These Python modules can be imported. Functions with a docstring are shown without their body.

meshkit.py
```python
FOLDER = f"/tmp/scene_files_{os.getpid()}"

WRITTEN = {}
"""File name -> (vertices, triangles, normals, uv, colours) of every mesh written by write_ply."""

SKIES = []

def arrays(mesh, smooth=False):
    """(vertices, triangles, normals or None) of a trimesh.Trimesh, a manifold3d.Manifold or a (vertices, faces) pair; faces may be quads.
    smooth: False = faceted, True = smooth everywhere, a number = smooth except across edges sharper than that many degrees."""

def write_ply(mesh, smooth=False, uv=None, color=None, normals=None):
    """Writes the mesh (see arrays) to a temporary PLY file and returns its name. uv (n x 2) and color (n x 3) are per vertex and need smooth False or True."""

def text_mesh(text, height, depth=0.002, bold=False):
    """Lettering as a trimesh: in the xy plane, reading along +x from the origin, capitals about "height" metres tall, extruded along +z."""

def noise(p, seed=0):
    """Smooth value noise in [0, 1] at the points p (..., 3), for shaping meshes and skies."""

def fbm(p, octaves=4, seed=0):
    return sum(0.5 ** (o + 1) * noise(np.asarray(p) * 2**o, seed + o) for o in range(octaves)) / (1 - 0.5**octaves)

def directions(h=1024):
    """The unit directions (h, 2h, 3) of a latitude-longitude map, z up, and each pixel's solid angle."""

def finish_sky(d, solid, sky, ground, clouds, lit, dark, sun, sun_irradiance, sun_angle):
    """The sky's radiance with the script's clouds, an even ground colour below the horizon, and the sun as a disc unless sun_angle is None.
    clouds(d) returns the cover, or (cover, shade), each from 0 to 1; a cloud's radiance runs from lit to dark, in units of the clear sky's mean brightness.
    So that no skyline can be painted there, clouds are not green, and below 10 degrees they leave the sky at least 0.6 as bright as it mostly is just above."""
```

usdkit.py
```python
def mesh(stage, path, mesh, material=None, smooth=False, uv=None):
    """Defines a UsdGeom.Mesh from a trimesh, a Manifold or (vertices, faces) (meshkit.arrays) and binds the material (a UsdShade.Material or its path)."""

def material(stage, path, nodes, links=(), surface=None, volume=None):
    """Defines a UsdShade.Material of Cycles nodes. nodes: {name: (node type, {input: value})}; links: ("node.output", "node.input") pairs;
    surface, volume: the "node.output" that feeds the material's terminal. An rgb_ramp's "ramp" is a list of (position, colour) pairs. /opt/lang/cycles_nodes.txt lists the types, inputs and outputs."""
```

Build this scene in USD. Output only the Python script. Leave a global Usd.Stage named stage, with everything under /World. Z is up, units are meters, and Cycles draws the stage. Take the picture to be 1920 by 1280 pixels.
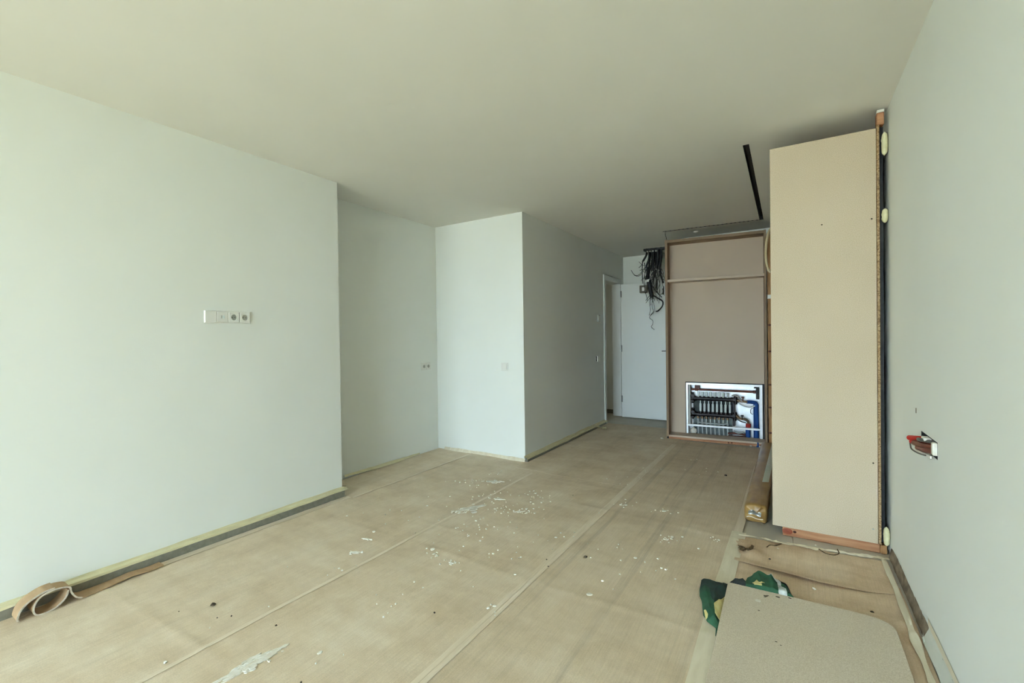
import math, random
import numpy as np, trimesh, shapely
from shapely.geometry import Polygon, Point
import manifold3d as mf
import usdkit, meshkit
from pxr import Usd, UsdGeom, UsdLux, UsdShade, Gf, Sdf

random.seed(7); rng = np.random.default_rng(7)
stage = Usd.Stage.CreateInMemory()
UsdGeom.SetStageUpAxis(stage, 'Z'); UsdGeom.SetStageMetersPerUnit(stage, 1.0)
UsdGeom.Xform.Define(stage, '/World'); UsdGeom.Scope.Define(stage, '/World/Looks')

# ------------------------------------------------------------------ camera
YAW, PITCH, ROLL, EYE = math.radians(31.896), math.radians(-0.535), math.radians(-0.757), 1.2994
fw = np.array([-math.sin(YAW)*math.cos(PITCH), math.cos(YAW)*math.cos(PITCH), math.sin(PITCH)])
rt = np.array([math.cos(YAW), math.sin(YAW), 0]); up = np.cross(rt, fw)
r2 = rt*math.cos(ROLL)+up*math.sin(ROLL); u2 = -rt*math.sin(ROLL)+up*math.cos(ROLL)
cam = UsdGeom.Camera.Define(stage, '/World/camera')
cam.AddTransformOp().Set(Gf.Matrix4d(*r2, 0, *u2, 0, *(-fw), 0, 0, 0, EYE, 1))
cam.CreateHorizontalApertureAttr(36.0); cam.CreateVerticalApertureAttr(24.0)
cam.CreateFocalLengthAttr(842.555/1920*36.0); cam.CreateClippingRangeAttr((0.02, 200.0))
cam.CreateExposureAttr(-0.2)

# ------------------------------------------------------------------ light: open sky and a sunlit terrace outside the window behind the camera
dome = UsdLux.DomeLight.Define(stage, '/World/sky')
dome.CreateIntensityAttr(7.1); dome.CreateColorAttr(Gf.Vec3f(0.70, 0.85, 1.02))
sun = UsdLux.DistantLight.Define(stage, '/World/sun')
sun.CreateIntensityAttr(30.0); sun.CreateAngleAttr(0.53); sun.CreateColorAttr(Gf.Vec3f(1.0, 0.885, 0.82))
sun.AddRotateXYZOp().Set((-32, 18, 0))       # from behind the building, so that it falls on the terrace only

lamp = UsdLux.DiskLight.Define(stage, '/World/corridor_lamp')          # the corridor's ceiling lamp, out of sight left of the doorway
lamp.CreateRadiusAttr(.15); lamp.CreateIntensityAttr(9.0); lamp.CreateColorAttr(Gf.Vec3f(1.0, 0.9, 0.72)); lamp.AddTranslateOp().Set((-3.0, 5.6, 2.57))

# ------------------------------------------------------------------ materials
def lin(c):
    c = np.asarray(c, float)/255
    return tuple(np.where(c < .04045, c/12.92, ((c+.055)/1.055)**2.4))
def mat(name, c1, c2=None, rough=.6, scale=(8, 8, 8), detail=4, lo=.35, hi=.65, bump=0, bscale=(60, 60, 60), spec=.4, metal=0, extra=None):
    """Noise between two albedos (0-255 sRGB values), with an optional fine bump."""
    n = {'tc': ('texture_coordinate', {}), 'p': ('principled_bsdf', {'roughness': rough, 'specular_ior_level': spec, 'metallic': metal})}
    L = []
    if c2 is None:
        n['p'][1]['base_color'] = lin(c1)
    else:
        n |= {'m': ('mapping', {'scale': scale}), 'n': ('noise_texture', {'scale': 1.0, 'detail': detail}), 'r': ('rgb_ramp', {'ramp': [(0, lin(c1)), (lo, lin(c1)), (hi, lin(c2)), (1, lin(c2))]})}
        L += [('tc.object', 'm.vector'), ('m.vector', 'n.vector'), ('n.fac', 'r.fac'), ('r.color', 'p.base_color')]
    if bump:
        n |= {'mb': ('mapping', {'scale': bscale}), 'nb': ('noise_texture', {'scale': 1.0, 'detail': 3}), 'b': ('bump', {'strength': bump, 'distance': .002})}
        L += [('tc.object', 'mb.vector'), ('mb.vector', 'nb.vector'), ('nb.fac', 'b.height'), ('b.normal', 'p.normal')]
    return usdkit.material(stage, '/World/Looks/'+name, n, L, surface='p.BSDF')

M = {}
M['paint'] = mat('wall_paint', (242, 245, 238), (239, 242, 234), .7, (1.2, 1.2, 1.2), bump=.08, bscale=(220, 220, 220), spec=.25)
M['ceiling'] = mat('ceiling_paint', (243, 242, 234), (240, 239, 230), .85, (1, 1, 1), bump=.05, bscale=(200, 200, 200), spec=.2)
M['tile'] = mat('grey_tile', (190, 184, 168), (202, 196, 181), .5, (3, 3, 3), bump=.05)
M['terrace'] = mat('terrace_paving', (222, 200, 160), (206, 184, 146), .8, (2, 2, 2))
M['grout'] = mat('grout', (220, 214, 198))
M['skirting'] = mat('grey_skirting', (128, 126, 112), (140, 138, 124), .6, (40, 40, 40), bump=.1, bscale=(300, 300, 300))
M['raw_base'] = mat('raw_wall_base', (112, 98, 80), (150, 136, 114), .9, (25, 14, 25), bump=.6, bscale=(60, 60, 60))
M['mask_tape'] = mat('masking_tape', (230, 222, 182), (218, 210, 170), .6, (20, 9, 30), bump=.2, bscale=(150, 150, 150))
M['pale_tape'] = mat('pale_tape', (238, 229, 204), (224, 213, 185), .5, (26, 5, 20), bump=.2, bscale=(120, 60, 100))
M['clear_tape'] = mat('clear_tape', (236, 221, 196), (226, 208, 180), .35, (26, 3, 20), bump=.15, bscale=(90, 40, 90))
M['film'] = mat('masking_film', (206, 214, 192), (224, 226, 214), .4, (12, 3, 12))
M['card'] = mat('cardboard', (170, 140, 104), (184, 154, 117), .75, (9, 30, 9))
M['card_edge'] = mat('cardboard_edge', (214, 204, 186), (190, 178, 158), .8, (80, 80, 80))
M['kraft'] = mat('kraft_wrap', (176, 142, 84), (150, 116, 66), .3, (16, 5, 16), bump=.7, bscale=(26, 12, 26))
M['white_plastic'] = mat('white_plastic', (236, 236, 228), rough=.35)
M['grey_plastic'] = mat('grey_plastic', (176, 178, 170), rough=.4)
M['well'] = mat('socket_well', (176, 178, 166), rough=.4)
M['dark'] = mat('dark_hole', (26, 28, 30), rough=.6)
M['black'] = mat('black_plastic', (24, 25, 27), (38, 39, 42), .5, (40, 40, 40), spec=.35)
M['black_alu'] = mat('black_aluminium', (30, 31, 32), rough=.5)
M['wire_grey'] = mat('grey_cable', (104, 103, 92), (70, 70, 64), .5, (20, 20, 20))
M['box_grey'] = mat('grey_box_plastic', (112, 108, 94), (92, 89, 78), .5, (20, 20, 20))
M['white_door'] = mat('door_lacquer', (238, 242, 238), rough=.35)
M['steel'] = mat('satin_steel', (150, 152, 150), rough=.35, metal=.8)
M['zinc'] = mat('zinc_frame', (246, 248, 250), (232, 236, 238), .4, (20, 20, 20), metal=.5)
M['cab_back'] = mat('galvanised_cabinet_back', (246, 248, 250), (226, 234, 238), .38, (14, 14, 14), metal=.75)
M['plate'] = mat('dark_backing_plate', (70, 80, 78), (50, 58, 58), .6, (20, 20, 20))
M['plate_low'] = mat('grey_backing_plate', (120, 134, 134), (96, 108, 108), .6, (20, 20, 20))
M['copper'] = mat('brown_pipe', (122, 66, 50), (94, 52, 42), .45, (18, 18, 18))
M['brass'] = mat('dull_brass', (150, 124, 92), (116, 92, 70), .4, (30, 30, 30), metal=.4)
M['manifold'] = mat('dark_manifold', (44, 34, 34), (30, 26, 30), .4, (40, 40, 40))
M['milky'] = mat('milky_plastic', (226, 236, 234), rough=.3)
M['pipe_grey'] = mat('pale_grey_pipe', (186, 196, 194), rough=.35)
M['blue'] = mat('blue_insulation', (28, 84, 158), (22, 68, 136), .6, (30, 30, 8), bump=.3)
M['red'] = mat('red_plastic', (178, 40, 34), rough=.5)
M['timber'] = mat('pine_batten', (196, 148, 108), (166, 112, 78), .65, (4, 45, 45), bump=.2)
M['timber_v'] = mat('pine_stud', (190, 146, 96), (150, 106, 66), .65, (60, 60, 5), bump=.2)
M['resin'] = mat('reddish_resin_stain', (172, 92, 62), (150, 76, 52), .6, (30, 30, 30))
M['knot'] = mat('pine_knot', (84, 46, 34), rough=.7)
M['foam'] = mat('cream_foam', (234, 230, 190), (222, 217, 172), .85, (40, 40, 40), bump=.5)
M['cream_hose'] = mat('cream_hose', (232, 216, 178), (222, 204, 162), .5, (10, 10, 10))
M['curl'] = mat('torn_paper_dark', (112, 92, 64), (78, 62, 44), .9, (60, 60, 60))
M['stone'] = mat('dark_crumb', (86, 74, 54), (54, 48, 40), .9, (90, 90, 90))
M['plaster'] = mat('dried_plaster', (248, 246, 236), (236, 232, 216), .85, (50, 50, 50), bump=.3)
M['plaster_thin'] = mat('thin_plaster_film', (240, 236, 224), (222, 214, 196), .85, (40, 25, 40), bump=.3)
M['chip_edge'] = None
M['green'] = mat('green_cloth', (48, 96, 68), (34, 74, 54), .8, (14, 14, 14), bump=.4, bscale=(500, 500, 500))
M['dark_green'] = mat('dark_green_cloth', (40, 64, 58), (28, 44, 42), .8, (10, 10, 10), bump=.4, bscale=(500, 500, 500))
M['black_cloth'] = mat('black_cloth', (30, 34, 34), (44, 50, 48), .85, (14, 14, 14), bump=.4, bscale=(500, 500, 500))
M['white_cloth'] = mat('white_cloth', (214, 220, 214), (166, 172, 170), .8, (30, 30, 30), bump=.3)
M['yellow_cloth'] = mat('yellow_print', (228, 220, 160), (206, 188, 112), .8, (16, 16, 16), bump=.3)

def board_mat(name, a, b, warm):
    """Raw fibreboard: fine mottling over broad, faint clouds."""
    n = {'tc': ('texture_coordinate', {}), 'n': ('noise_texture', {'scale': 260.0, 'detail': 2}), 'n2': ('noise_texture', {'scale': 2.2, 'detail': 3}),
         'r': ('rgb_ramp', {'ramp': [(0, lin(a)), (.35, lin(a)), (.65, lin(b)), (1, lin(b))]}), 'r2': ('rgb_ramp', {'ramp': [(0, (1, 1, 1)), (.35, (1, 1, 1)), (.7, warm), (1, warm)]}),
         'x': ('mix', {'mix_type': 'multiply', 'fac': 1.0}), 'b': ('bump', {'strength': .04, 'distance': .001}), 'p': ('principled_bsdf', {'roughness': .7, 'specular_ior_level': .3})}
    return usdkit.material(stage, '/World/Looks/'+name, n, [('tc.object', 'n.vector'), ('tc.object', 'n2.vector'), ('n.fac', 'r.fac'), ('n2.fac', 'r2.fac'), ('r.color', 'x.color1'), ('r2.color', 'x.color2'),
        ('x.color', 'p.base_color'), ('n.fac', 'b.height'), ('b.normal', 'p.normal')], surface='p.BSDF')
M['mdf'] = board_mat('mdf_panel', (195, 178, 150), (213, 198, 173), (.96, .95, .93))
M['mdf_floor'] = board_mat('mdf_offcut', (206, 191, 166), (227, 215, 194), (.95, .94, .92))
M['mdf_brown'] = board_mat('mdf_carcass', (201, 183, 161), (218, 201, 181), (.96, .95, .95))
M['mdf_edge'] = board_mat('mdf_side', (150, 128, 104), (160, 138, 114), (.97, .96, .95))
M['chip_edge'] = usdkit.material(stage, '/World/Looks/chipboard_edge', {'tc': ('texture_coordinate', {}), 'v': ('voronoi_texture', {'scale': 160.0}),
    'r': ('rgb_ramp', {'ramp': [(0, lin((120, 92, 60))), (.4, lin((160, 130, 92))), (1, lin((186, 160, 120)))]}), 's': ('separate_color', {}), 'p': ('principled_bsdf', {'roughness': .8})},
    [('tc.object', 'v.vector'), ('v.color', 's.color'), ('s.r', 'r.fac'), ('r.color', 'p.base_color')], surface='p.BSDF')

def paper_mat(name, base, streak):
    """Kraft floor paper: grain and pressed lines along the roll (y), blotches, walked-in dirt."""
    n = {'tc': ('texture_coordinate', {}),
         'm1': ('mapping', {'scale': (9, .22, 1)}), 'n1': ('noise_texture', {'scale': 1.0, 'detail': 5, 'roughness': .65}),
         'm2': ('mapping', {'scale': (160, 5, 1)}), 'n2': ('noise_texture', {'scale': 1.0, 'detail': 2}),
         'n3': ('noise_texture', {'scale': 2.6, 'detail': 8, 'roughness': .7}),
         'n4': ('noise_texture', {'scale': 220.0, 'detail': 3}),
         'm5': ('mapping', {'scale': (.5, 14, 1)}), 'n5': ('noise_texture', {'scale': 1.0, 'detail': 4}),
         'r3': ('rgb_ramp', {'ramp': [(.30, lin(base[0])), (.5, lin(base[1])), (.68, lin(base[2]))]}),
         'r1': ('rgb_ramp', {'ramp': [(0, (streak,)*3), (.36, (streak,)*3), (.48, (1, 1, 1)), (1, (1, 1, 1))]}),
         'r2': ('rgb_ramp', {'ramp': [(0, (.86, .84, .80)), (.4, (.93, .92, .9)), (.6, (1, 1, 1)), (1, (1.04, 1.04, 1.03))]}),
         'r5': ('rgb_ramp', {'ramp': [(0, (.93, .92, .9)), (.35, (.95, .94, .93)), (.6, (1, 1, 1)), (1, (1.03, 1.03, 1.03))]}),
         'r4': ('rgb_ramp', {'ramp': [(.25, (.84, .83, .81)), (.75, (1.12, 1.12, 1.12))]}),
         'x1': ('mix', {'mix_type': 'multiply', 'fac': 1.0}), 'x2': ('mix', {'mix_type': 'multiply', 'fac': .8}), 'x3': ('mix', {'mix_type': 'multiply', 'fac': .7}), 'x4': ('mix', {'mix_type': 'multiply', 'fac': .8}),
         'b': ('bump', {'strength': .25, 'distance': .002}), 'p': ('principled_bsdf', {'roughness': .62, 'specular_ior_level': .3})}
    L = [('tc.object', 'm1.vector'), ('m1.vector', 'n1.vector'), ('tc.object', 'm2.vector'), ('m2.vector', 'n2.vector'), ('tc.object', 'n3.vector'), ('tc.object', 'n4.vector'), ('tc.object', 'm5.vector'), ('m5.vector', 'n5.vector'),
         ('n3.fac', 'r3.fac'), ('n1.fac', 'r1.fac'), ('n2.fac', 'r2.fac'), ('n4.fac', 'r4.fac'), ('n5.fac', 'r5.fac'),
         ('r3.color', 'x1.color1'), ('r1.color', 'x1.color2'), ('x1.color', 'x2.color1'), ('r2.color', 'x2.color2'), ('x2.color', 'x3.color1'), ('r4.color', 'x3.color2'), ('x3.color', 'x4.color1'), ('r5.color', 'x4.color2'),
         ('x4.color', 'p.base_color'), ('n1.fac', 'b.height'), ('b.normal', 'p.normal')]
    return usdkit.material(stage, '/World/Looks/'+name, n, L, surface='p.BSDF')
K = [(210, 189, 158), (226, 208, 180), (237, 223, 199)]
M['paper'] = paper_mat('floor_paper', K, .95)
M['paper_streaky'] = paper_mat('streaky_floor_paper', [(207, 187, 156), (222, 204, 176), (231, 216, 191)], .80)
M['paper_brown'] = paper_mat('brown_floor_paper', [(196, 166, 132), (218, 193, 161), (232, 211, 183)], .97)

glass = usdkit.material(stage, '/World/Looks/window_glass', {'t': ('transparent_bsdf', {'color': (.96, .98, .97)}), 'g': ('glossy_bsdf', {'roughness': 0.0}), 'f': ('fresnel', {'IOR': 1.5}), 'm': ('mix_closure', {})},
    [('f.fac', 'm.fac'), ('t.BSDF', 'm.closure1'), ('g.BSDF', 'm.closure2')], surface='m.closure')

# ------------------------------------------------------------------ helpers
taken = {}
def path_for(name, parent):
    base = '/World' if parent is None else str(parent.GetPath())
    k = taken.get((base, name), 0); taken[(base, name)] = k+1
    return f'{base}/{name}' + (f'_{k:03d}' if k else '')
def tag(o, label=None, cat=None, group=None, kind=None):
    for k, v in (('label', label), ('category', cat), ('group', group), ('kind', kind)):
        if v: o.SetCustomDataByKey(k, v)
    return o
def thing(name, label, cat, loc=(0, 0, 0), rotz=0, group=None, kind=None):
    x = UsdGeom.Xform.Define(stage, path_for(name, None)); x.AddTranslateOp().Set(Gf.Vec3d(*loc))
    if rotz: x.AddRotateZOp().Set(rotz)
    return tag(x.GetPrim(), label, cat, group, kind)
def obj(name, mesh, m, parent=None, label=None, cat=None, group=None, kind=None, smooth=False):
    p = usdkit.mesh(stage, path_for(name, parent), mesh, M[m] if isinstance(m, str) else m, smooth=smooth).GetPrim()
    return tag(p, label, cat, group, kind)
def copy(src, loc, rotz, label):
    was = src.GetCustomData()
    x = UsdGeom.Xform.Define(stage, path_for(src.GetName(), None)); x.AddTranslateOp().Set(Gf.Vec3d(*loc)); x.AddRotateZOp().Set(rotz)
    o = x.GetPrim(); o.GetReferences().AddInternalReference(src.GetPath()); o.SetInstanceable(True)
    return tag(o, label, was['category'], was.get('group'))
cat_ = trimesh.util.concatenate
def bx(x0, x1, y0, y1, z0, z1):
    return mf.Manifold.cube((x1-x0, y1-y0, z1-z0)).translate((x0, y0, z0))
def rbx(x0, x1, y0, y1, z0, z1, r=.002):
    """Box with chamfered edges: hull of three shrunken boxes."""
    return mf.Manifold.batch_hull([bx(x0+r, x1-r, y0+r, y1-r, z0, z1), bx(x0+r, x1-r, y0, y1, z0+r, z1-r), bx(x0, x1, y0+r, y1-r, z0+r, z1-r)])
def tm(m):
    a = m.to_mesh(); return trimesh.Trimesh(a.vert_properties[:, :3], a.tri_verts, process=False)
def join(*ms): return cat_([tm(m) if hasattr(m, 'to_mesh') else m for m in ms])
def cyl(p, q, r, n=16, r2=None):
    p, q = np.asarray(p, float), np.asarray(q, float)
    return tube([p, q], [r, r if r2 is None else r2], n)
def tube(pts, r, n=8):
    p = np.asarray(pts, float); r = np.broadcast_to(r, (len(p),))
    t = np.gradient(p, axis=0); t /= np.linalg.norm(t, axis=1, keepdims=True)+1e-12
    a = np.zeros_like(p); ref = np.array([0, 0, 1.]) if abs(t[0, 2]) < .9 else np.array([1., 0, 0])
    for i in range(len(p)):
        ref = ref - t[i]*(ref@t[i]); ref /= np.linalg.norm(ref)+1e-12; a[i] = ref
    b = np.cross(t, a); ang = np.arange(n)*2*np.pi/n
    v = p[:, None]+r[:, None, None]*(np.cos(ang)[None, :, None]*a[:, None]+np.sin(ang)[None, :, None]*b[:, None])
    i, j = np.meshgrid(np.arange(len(p)-1), np.arange(n), indexing='ij')
    q = np.stack([i*n+j, i*n+(j+1) % n, (i+1)*n+(j+1) % n, (i+1)*n+j], -1).reshape(-1, 4)
    f = np.vstack([q[:, [0, 1, 2]], q[:, [0, 2, 3]]]); V = np.vstack([v.reshape(-1, 3), p[:1], p[-1:]]); N = len(p)*n
    k = np.arange(n); f = np.vstack([f, np.stack([np.full(n, N), (k+1) % n, k], 1), np.stack([np.full(n, N+1), (len(p)-1)*n+k, (len(p)-1)*n+(k+1) % n], 1)])
    return trimesh.Trimesh(V, f, process=False)
def curve(pts, n=24):
    """Catmull-Rom through the points."""
    p = np.asarray(pts, float); P = np.vstack([2*p[0]-p[1], p, 2*p[-1]-p[-2]]); out = []
    for i in range(len(p)-1):
        t = np.linspace(0, 1, max(3, n//(len(p)-1)), endpoint=False)[:, None]; a, b, c, d = P[i:i+4]
        out.append(.5*(2*b+(c-a)*t+(2*a-5*b+4*c-d)*t**2+(3*b-a-3*c+d)*t**3))
    return np.vstack(out+[p[-1:]])
def grid(nu, nv, fn, thick=None):
    """A sheet from fn(u, v) over the unit square."""
    u, v = np.meshgrid(np.linspace(0, 1, nu), np.linspace(0, 1, nv), indexing='ij')
    P = fn(u, v).reshape(-1, 3)
    i, j = np.meshgrid(np.arange(nu-1), np.arange(nv-1), indexing='ij'); k = i*nv+j
    q = np.stack([k, k+nv, k+nv+1, k+1], -1).reshape(-1, 4)
    return trimesh.Trimesh(P, np.vstack([q[:, [0, 1, 2]], q[:, [0, 2, 3]]]), process=False)
def slab(nu, nv, fn, t):
    """A closed sheet of thickness t below fn."""
    top = grid(nu, nv, fn); n = len(top.vertices); V = np.vstack([top.vertices, top.vertices-[0, 0, t]])
    rim = [i*nv for i in range(nu)]+[(nu-1)*nv+j for j in range(1, nv)]+[i*nv+nv-1 for i in range(nu-2, -1, -1)]+[j for j in range(nv-2, 0, -1)]
    a = np.array(rim); b = np.roll(a, -1)
    F = np.vstack([top.faces, top.faces[:, ::-1]+n, np.stack([b, a, a+n], 1), np.stack([b, a+n, b+n], 1)])
    return trimesh.Trimesh(V, F, process=False)

H = 2.6
XL, YL, XN, YB, XC, YF, XR = -3.192, 2.416, -3.55, 4.030, -2.365, 7.32, .482
Y0 = -3.8
A2 = math.degrees(.07976); O2 = (-1.342, 5.808, 0.)            # the manifold wardrobe stands a little askew
def turned(m): return m.rotate((0, 0, A2)).translate(O2)

# ------------------------------------------------------------------ setting
def struct(name, mesh, m, label, cat='wall', **k): return obj(name, mesh, m, None, label, cat, kind='structure', **k)
floor = struct('floor', bx(-3.75, .62, Y0-.15, YF+.1, -.12, -.013), 'grout', 'grey tiled screed floor mostly hidden under the kraft paper', 'floor')
TS = .6
for i in range(-7, 2):
    for j in range(-2, 13):
        x0, x1 = max(i*TS, -3.74), min((i+1)*TS, .61); y0, y1 = max(j*TS+.02, Y0-.1), min((j+1)*TS+.02, YF+.05)
        if x1-x0 > .05 and y1-y0 > .05: obj('tile', rbx(x0+.0015, x1-.0015, y0+.0015, y1-.0015, -.013, -.004, .001), 'tile', floor)
ceil = bx(-3.75, .62, Y0-.15, YF+.1, H, H+.16)
slot = mf.CrossSection([np.array([(-.278, 3.49), (-.240, 3.49), (-.262, 5.86), (-.302, 5.855)])]).extrude(.07).translate((0, 0, H-.01))
thin = mf.CrossSection([np.array([(-.302, 5.842), (-.302, 5.862), (-1.365, 5.818), (-1.365, 5.800)])]).extrude(.04).translate((0, 0, H-.01))
hole = bx(-1.885, -1.555, 6.80, 6.88, H-.01, H+.07)
struct('ceiling', ceil - slot - thin - hole, 'ceiling', 'flat off-white plastered ceiling over the whole room', 'ceiling')
struct('wall_left', bx(-3.75, XL, Y0, YL, -.1, H), 'paint', 'long pale plaster wall with the four-gang socket strip')
struct('wall_niche', bx(-3.75, XN, YL, YB, -.1, H), 'paint', 'recessed pale wall with the small double socket')
struct('wall_middle', bx(-3.75, XC, YB, YB+.12, -.1, H), 'paint', 'pale wall end facing the window with one light switch')
struct('wall_hall', bx(XC-.12, XC, YB+.12, YF, -.1, H) - bx(XC-.2, XC+.1, 6.42, 7.14, -.2, 2.14), 'paint', 'shaded plaster wall leading back to the doorway')
struct('wall_corridor', bx(-3.6, -3.5, YB+.12, YF, -.1, H), 'paint', 'corridor wall beyond the open doorway')
struct('wall_back', bx(-3.75, .62, YF, YF+.12, -.1, H), 'paint', 'far end wall behind the open white door')
recess = bx(XR-.02, XR+.055, 2.365, 2.625, .797, .865)
struct('wall_right', bx(XR, .62, Y0, YF, -.1, H) - recess, 'paint', 'long bluish white wall on the right with the open cable box')
shaft = bx(-1.25, XR, 6.37, 6.47, -.1, H) + bx(-1.25, -1.15, 6.47, YF, -.1, H)
struct('wall_shaft', shaft, 'paint', 'service shaft wall behind the open wardrobe carcass')
wopen = bx(-3.35, .35, Y0-.3, Y0+.1, .04, 2.5)
struct('wall_front', bx(-3.75, .62, Y0-.15, Y0, -.1, H) - wopen, 'paint', 'window wall behind the viewer')
struct('terrace', bx(-14, 12, -22, Y0-.16, -.3, -.06), 'terrace', 'sunlit sandy terrace outside the window behind the viewer', 'terrace')
w1 = thing('window_1', 'wide glazed window behind the viewer that lights the room', 'window', kind='structure')
fr = bx(-3.35, .35, Y0-.12, Y0-.05, .04, 2.5)
for k in range(3): fr -= bx(-3.29+k*1.22, -3.29+k*1.22+1.14, Y0-.2, Y0, .10, 2.44)
obj('window_frame', fr, 'white_plastic', w1)
for k in range(3): obj('pane', bx(-3.295+k*1.22, -3.295+k*1.22+1.15, Y0-.09, Y0-.082, .095, 2.445), glass, w1)

struct('baseboard_left', rbx(XL-.01, XL+.042, Y0, YL-.006, -.002, .060, .002), 'skirting', 'grey skirting along the foot of the long left wall', 'skirting')
struct('baseboard_hall', rbx(XC-.01, XC+.032, YB-.0, 6.36, -.002, .045, .002), 'skirting', 'grey skirting along the shaded hall wall', 'skirting')
struct('baseboard_corridor', rbx(-3.5, -2.49, YF-.02, YF+.01, -.002, .06, .002), 'skirting', 'dark skirting glimpsed through the doorway', 'skirting')
def raw(u, v):
    y = Y0+.02+v*(3.34-Y0-.02); z = u*(.055+.018*meshkit.fbm(np.stack([y*6, y*0, y*0], -1), 3, 5))-.003*(u == 0)
    x = XR-.012+.012*u+.004*(meshkit.noise(np.stack([y*40, u*5, y*0], -1), 3)-.5); return np.stack([x, y, z], -1)
struct('baseboard_right', grid(5, 240, raw), 'raw_base', 'raw brown unplastered foot of the right wall', 'skirting')

# doorway: trim on the wall, leaf swung open
t = thing('trim_1', 'white door casing around the open doorway', 'door frame', kind='structure')
for nm, m in (('casing', rbx(XC-.13, XC+.016, 6.375, 6.435, -.004, 2.215, .003)), ('casing', rbx(XC-.13, XC+.016, 7.12, 7.19, -.004, 2.215, .003)), ('casing', rbx(XC-.13, XC+.016, 6.435, 7.12, 2.135, 2.215, .003))):
    obj(nm, m, 'white_door', t)
d = thing('door_1', 'white flush door leaf standing open behind the hanging cables', 'door', (XC+.065, 6.985, 0), 0, kind='structure')
obj('leaf', rbx(.0, .82, 0, .042, .012, 2.115, .002), 'white_door', d)
for z in (1.96, 1.10, .30):
    obj('hinge', join(cyl((.0, -.004, z-.05), (.0, -.004, z+.05), .007, 12), rbx(.0, .014, -.002, .002, z-.05, z+.05, .0005)), 'steel', d)
hd = obj('handle', join(cyl((.725, -.045, 1.065), (.725, .002, 1.065), .011, 14), tube(curve([(.725, -.045, 1.065), (.70, -.05, 1.065), (.64, -.05, 1.063)], 10), .009, 10)), 'steel', d, smooth=40)
obj('rose', cyl((.725, -.008, 1.065), (.725, .001, 1.065), .025, 20), 'steel', d, smooth=30)

# ------------------------------------------------------------------ floor coverings
CREASE = [(-.15, .004), (.42, .003), (1.02, .004), (1.52, .003), (2.05, .005), (2.47, .003), (3.12, .004), (3.62, .0035), (4.25, .003), (4.9, .0025), (5.5, .002)]
def hz(x, y):
    """Height of the rumpled paper over the floor."""
    x, y = np.asarray(x, float), np.asarray(y, float)
    p = np.stack([x*2.4, y*2.4, x*0], -1); z = .0015+.004*meshkit.fbm(p, 3, 11)
    q = np.stack([x*11, y*1.1, x*0], -1); z = z+.0022*np.abs(meshkit.noise(q, 5)-.5)
    for k, (c, h) in enumerate(CREASE):
        yc = c+.05*(meshkit.noise(np.stack([x*1.7+k*7, x*0, x*0], -1), k)-.5)+.06*x*((k % 3)-1)
        a = meshkit.noise(np.stack([x*2.3, x*0+k*3, x*0], -1), 20+k)
        z = z+h*a*np.exp(-((y-yc)/.018)**2)
    return z
def sheet(x0, x1, y0, y1, off=0, edge=.004, step=.022):
    nu, nv = max(6, int((x1-x0)/step)), int((y1-y0)/.02)
    def fn(u, v):
        x, y = x0+u*(x1-x0), y0+v*(y1-y0)
        x = x+edge*(u > .999)*(meshkit.noise(np.stack([y*5, y*0, y*0], -1), 31)-.5)*2
        y = y+edge*(v > .999)*(meshkit.noise(np.stack([x*9, x*0, x*0], -1), 32)-.5)*4
        return np.stack([x, y, hz(x, y)+off], -1)
    return slab(nu, nv, fn, .001)
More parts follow.
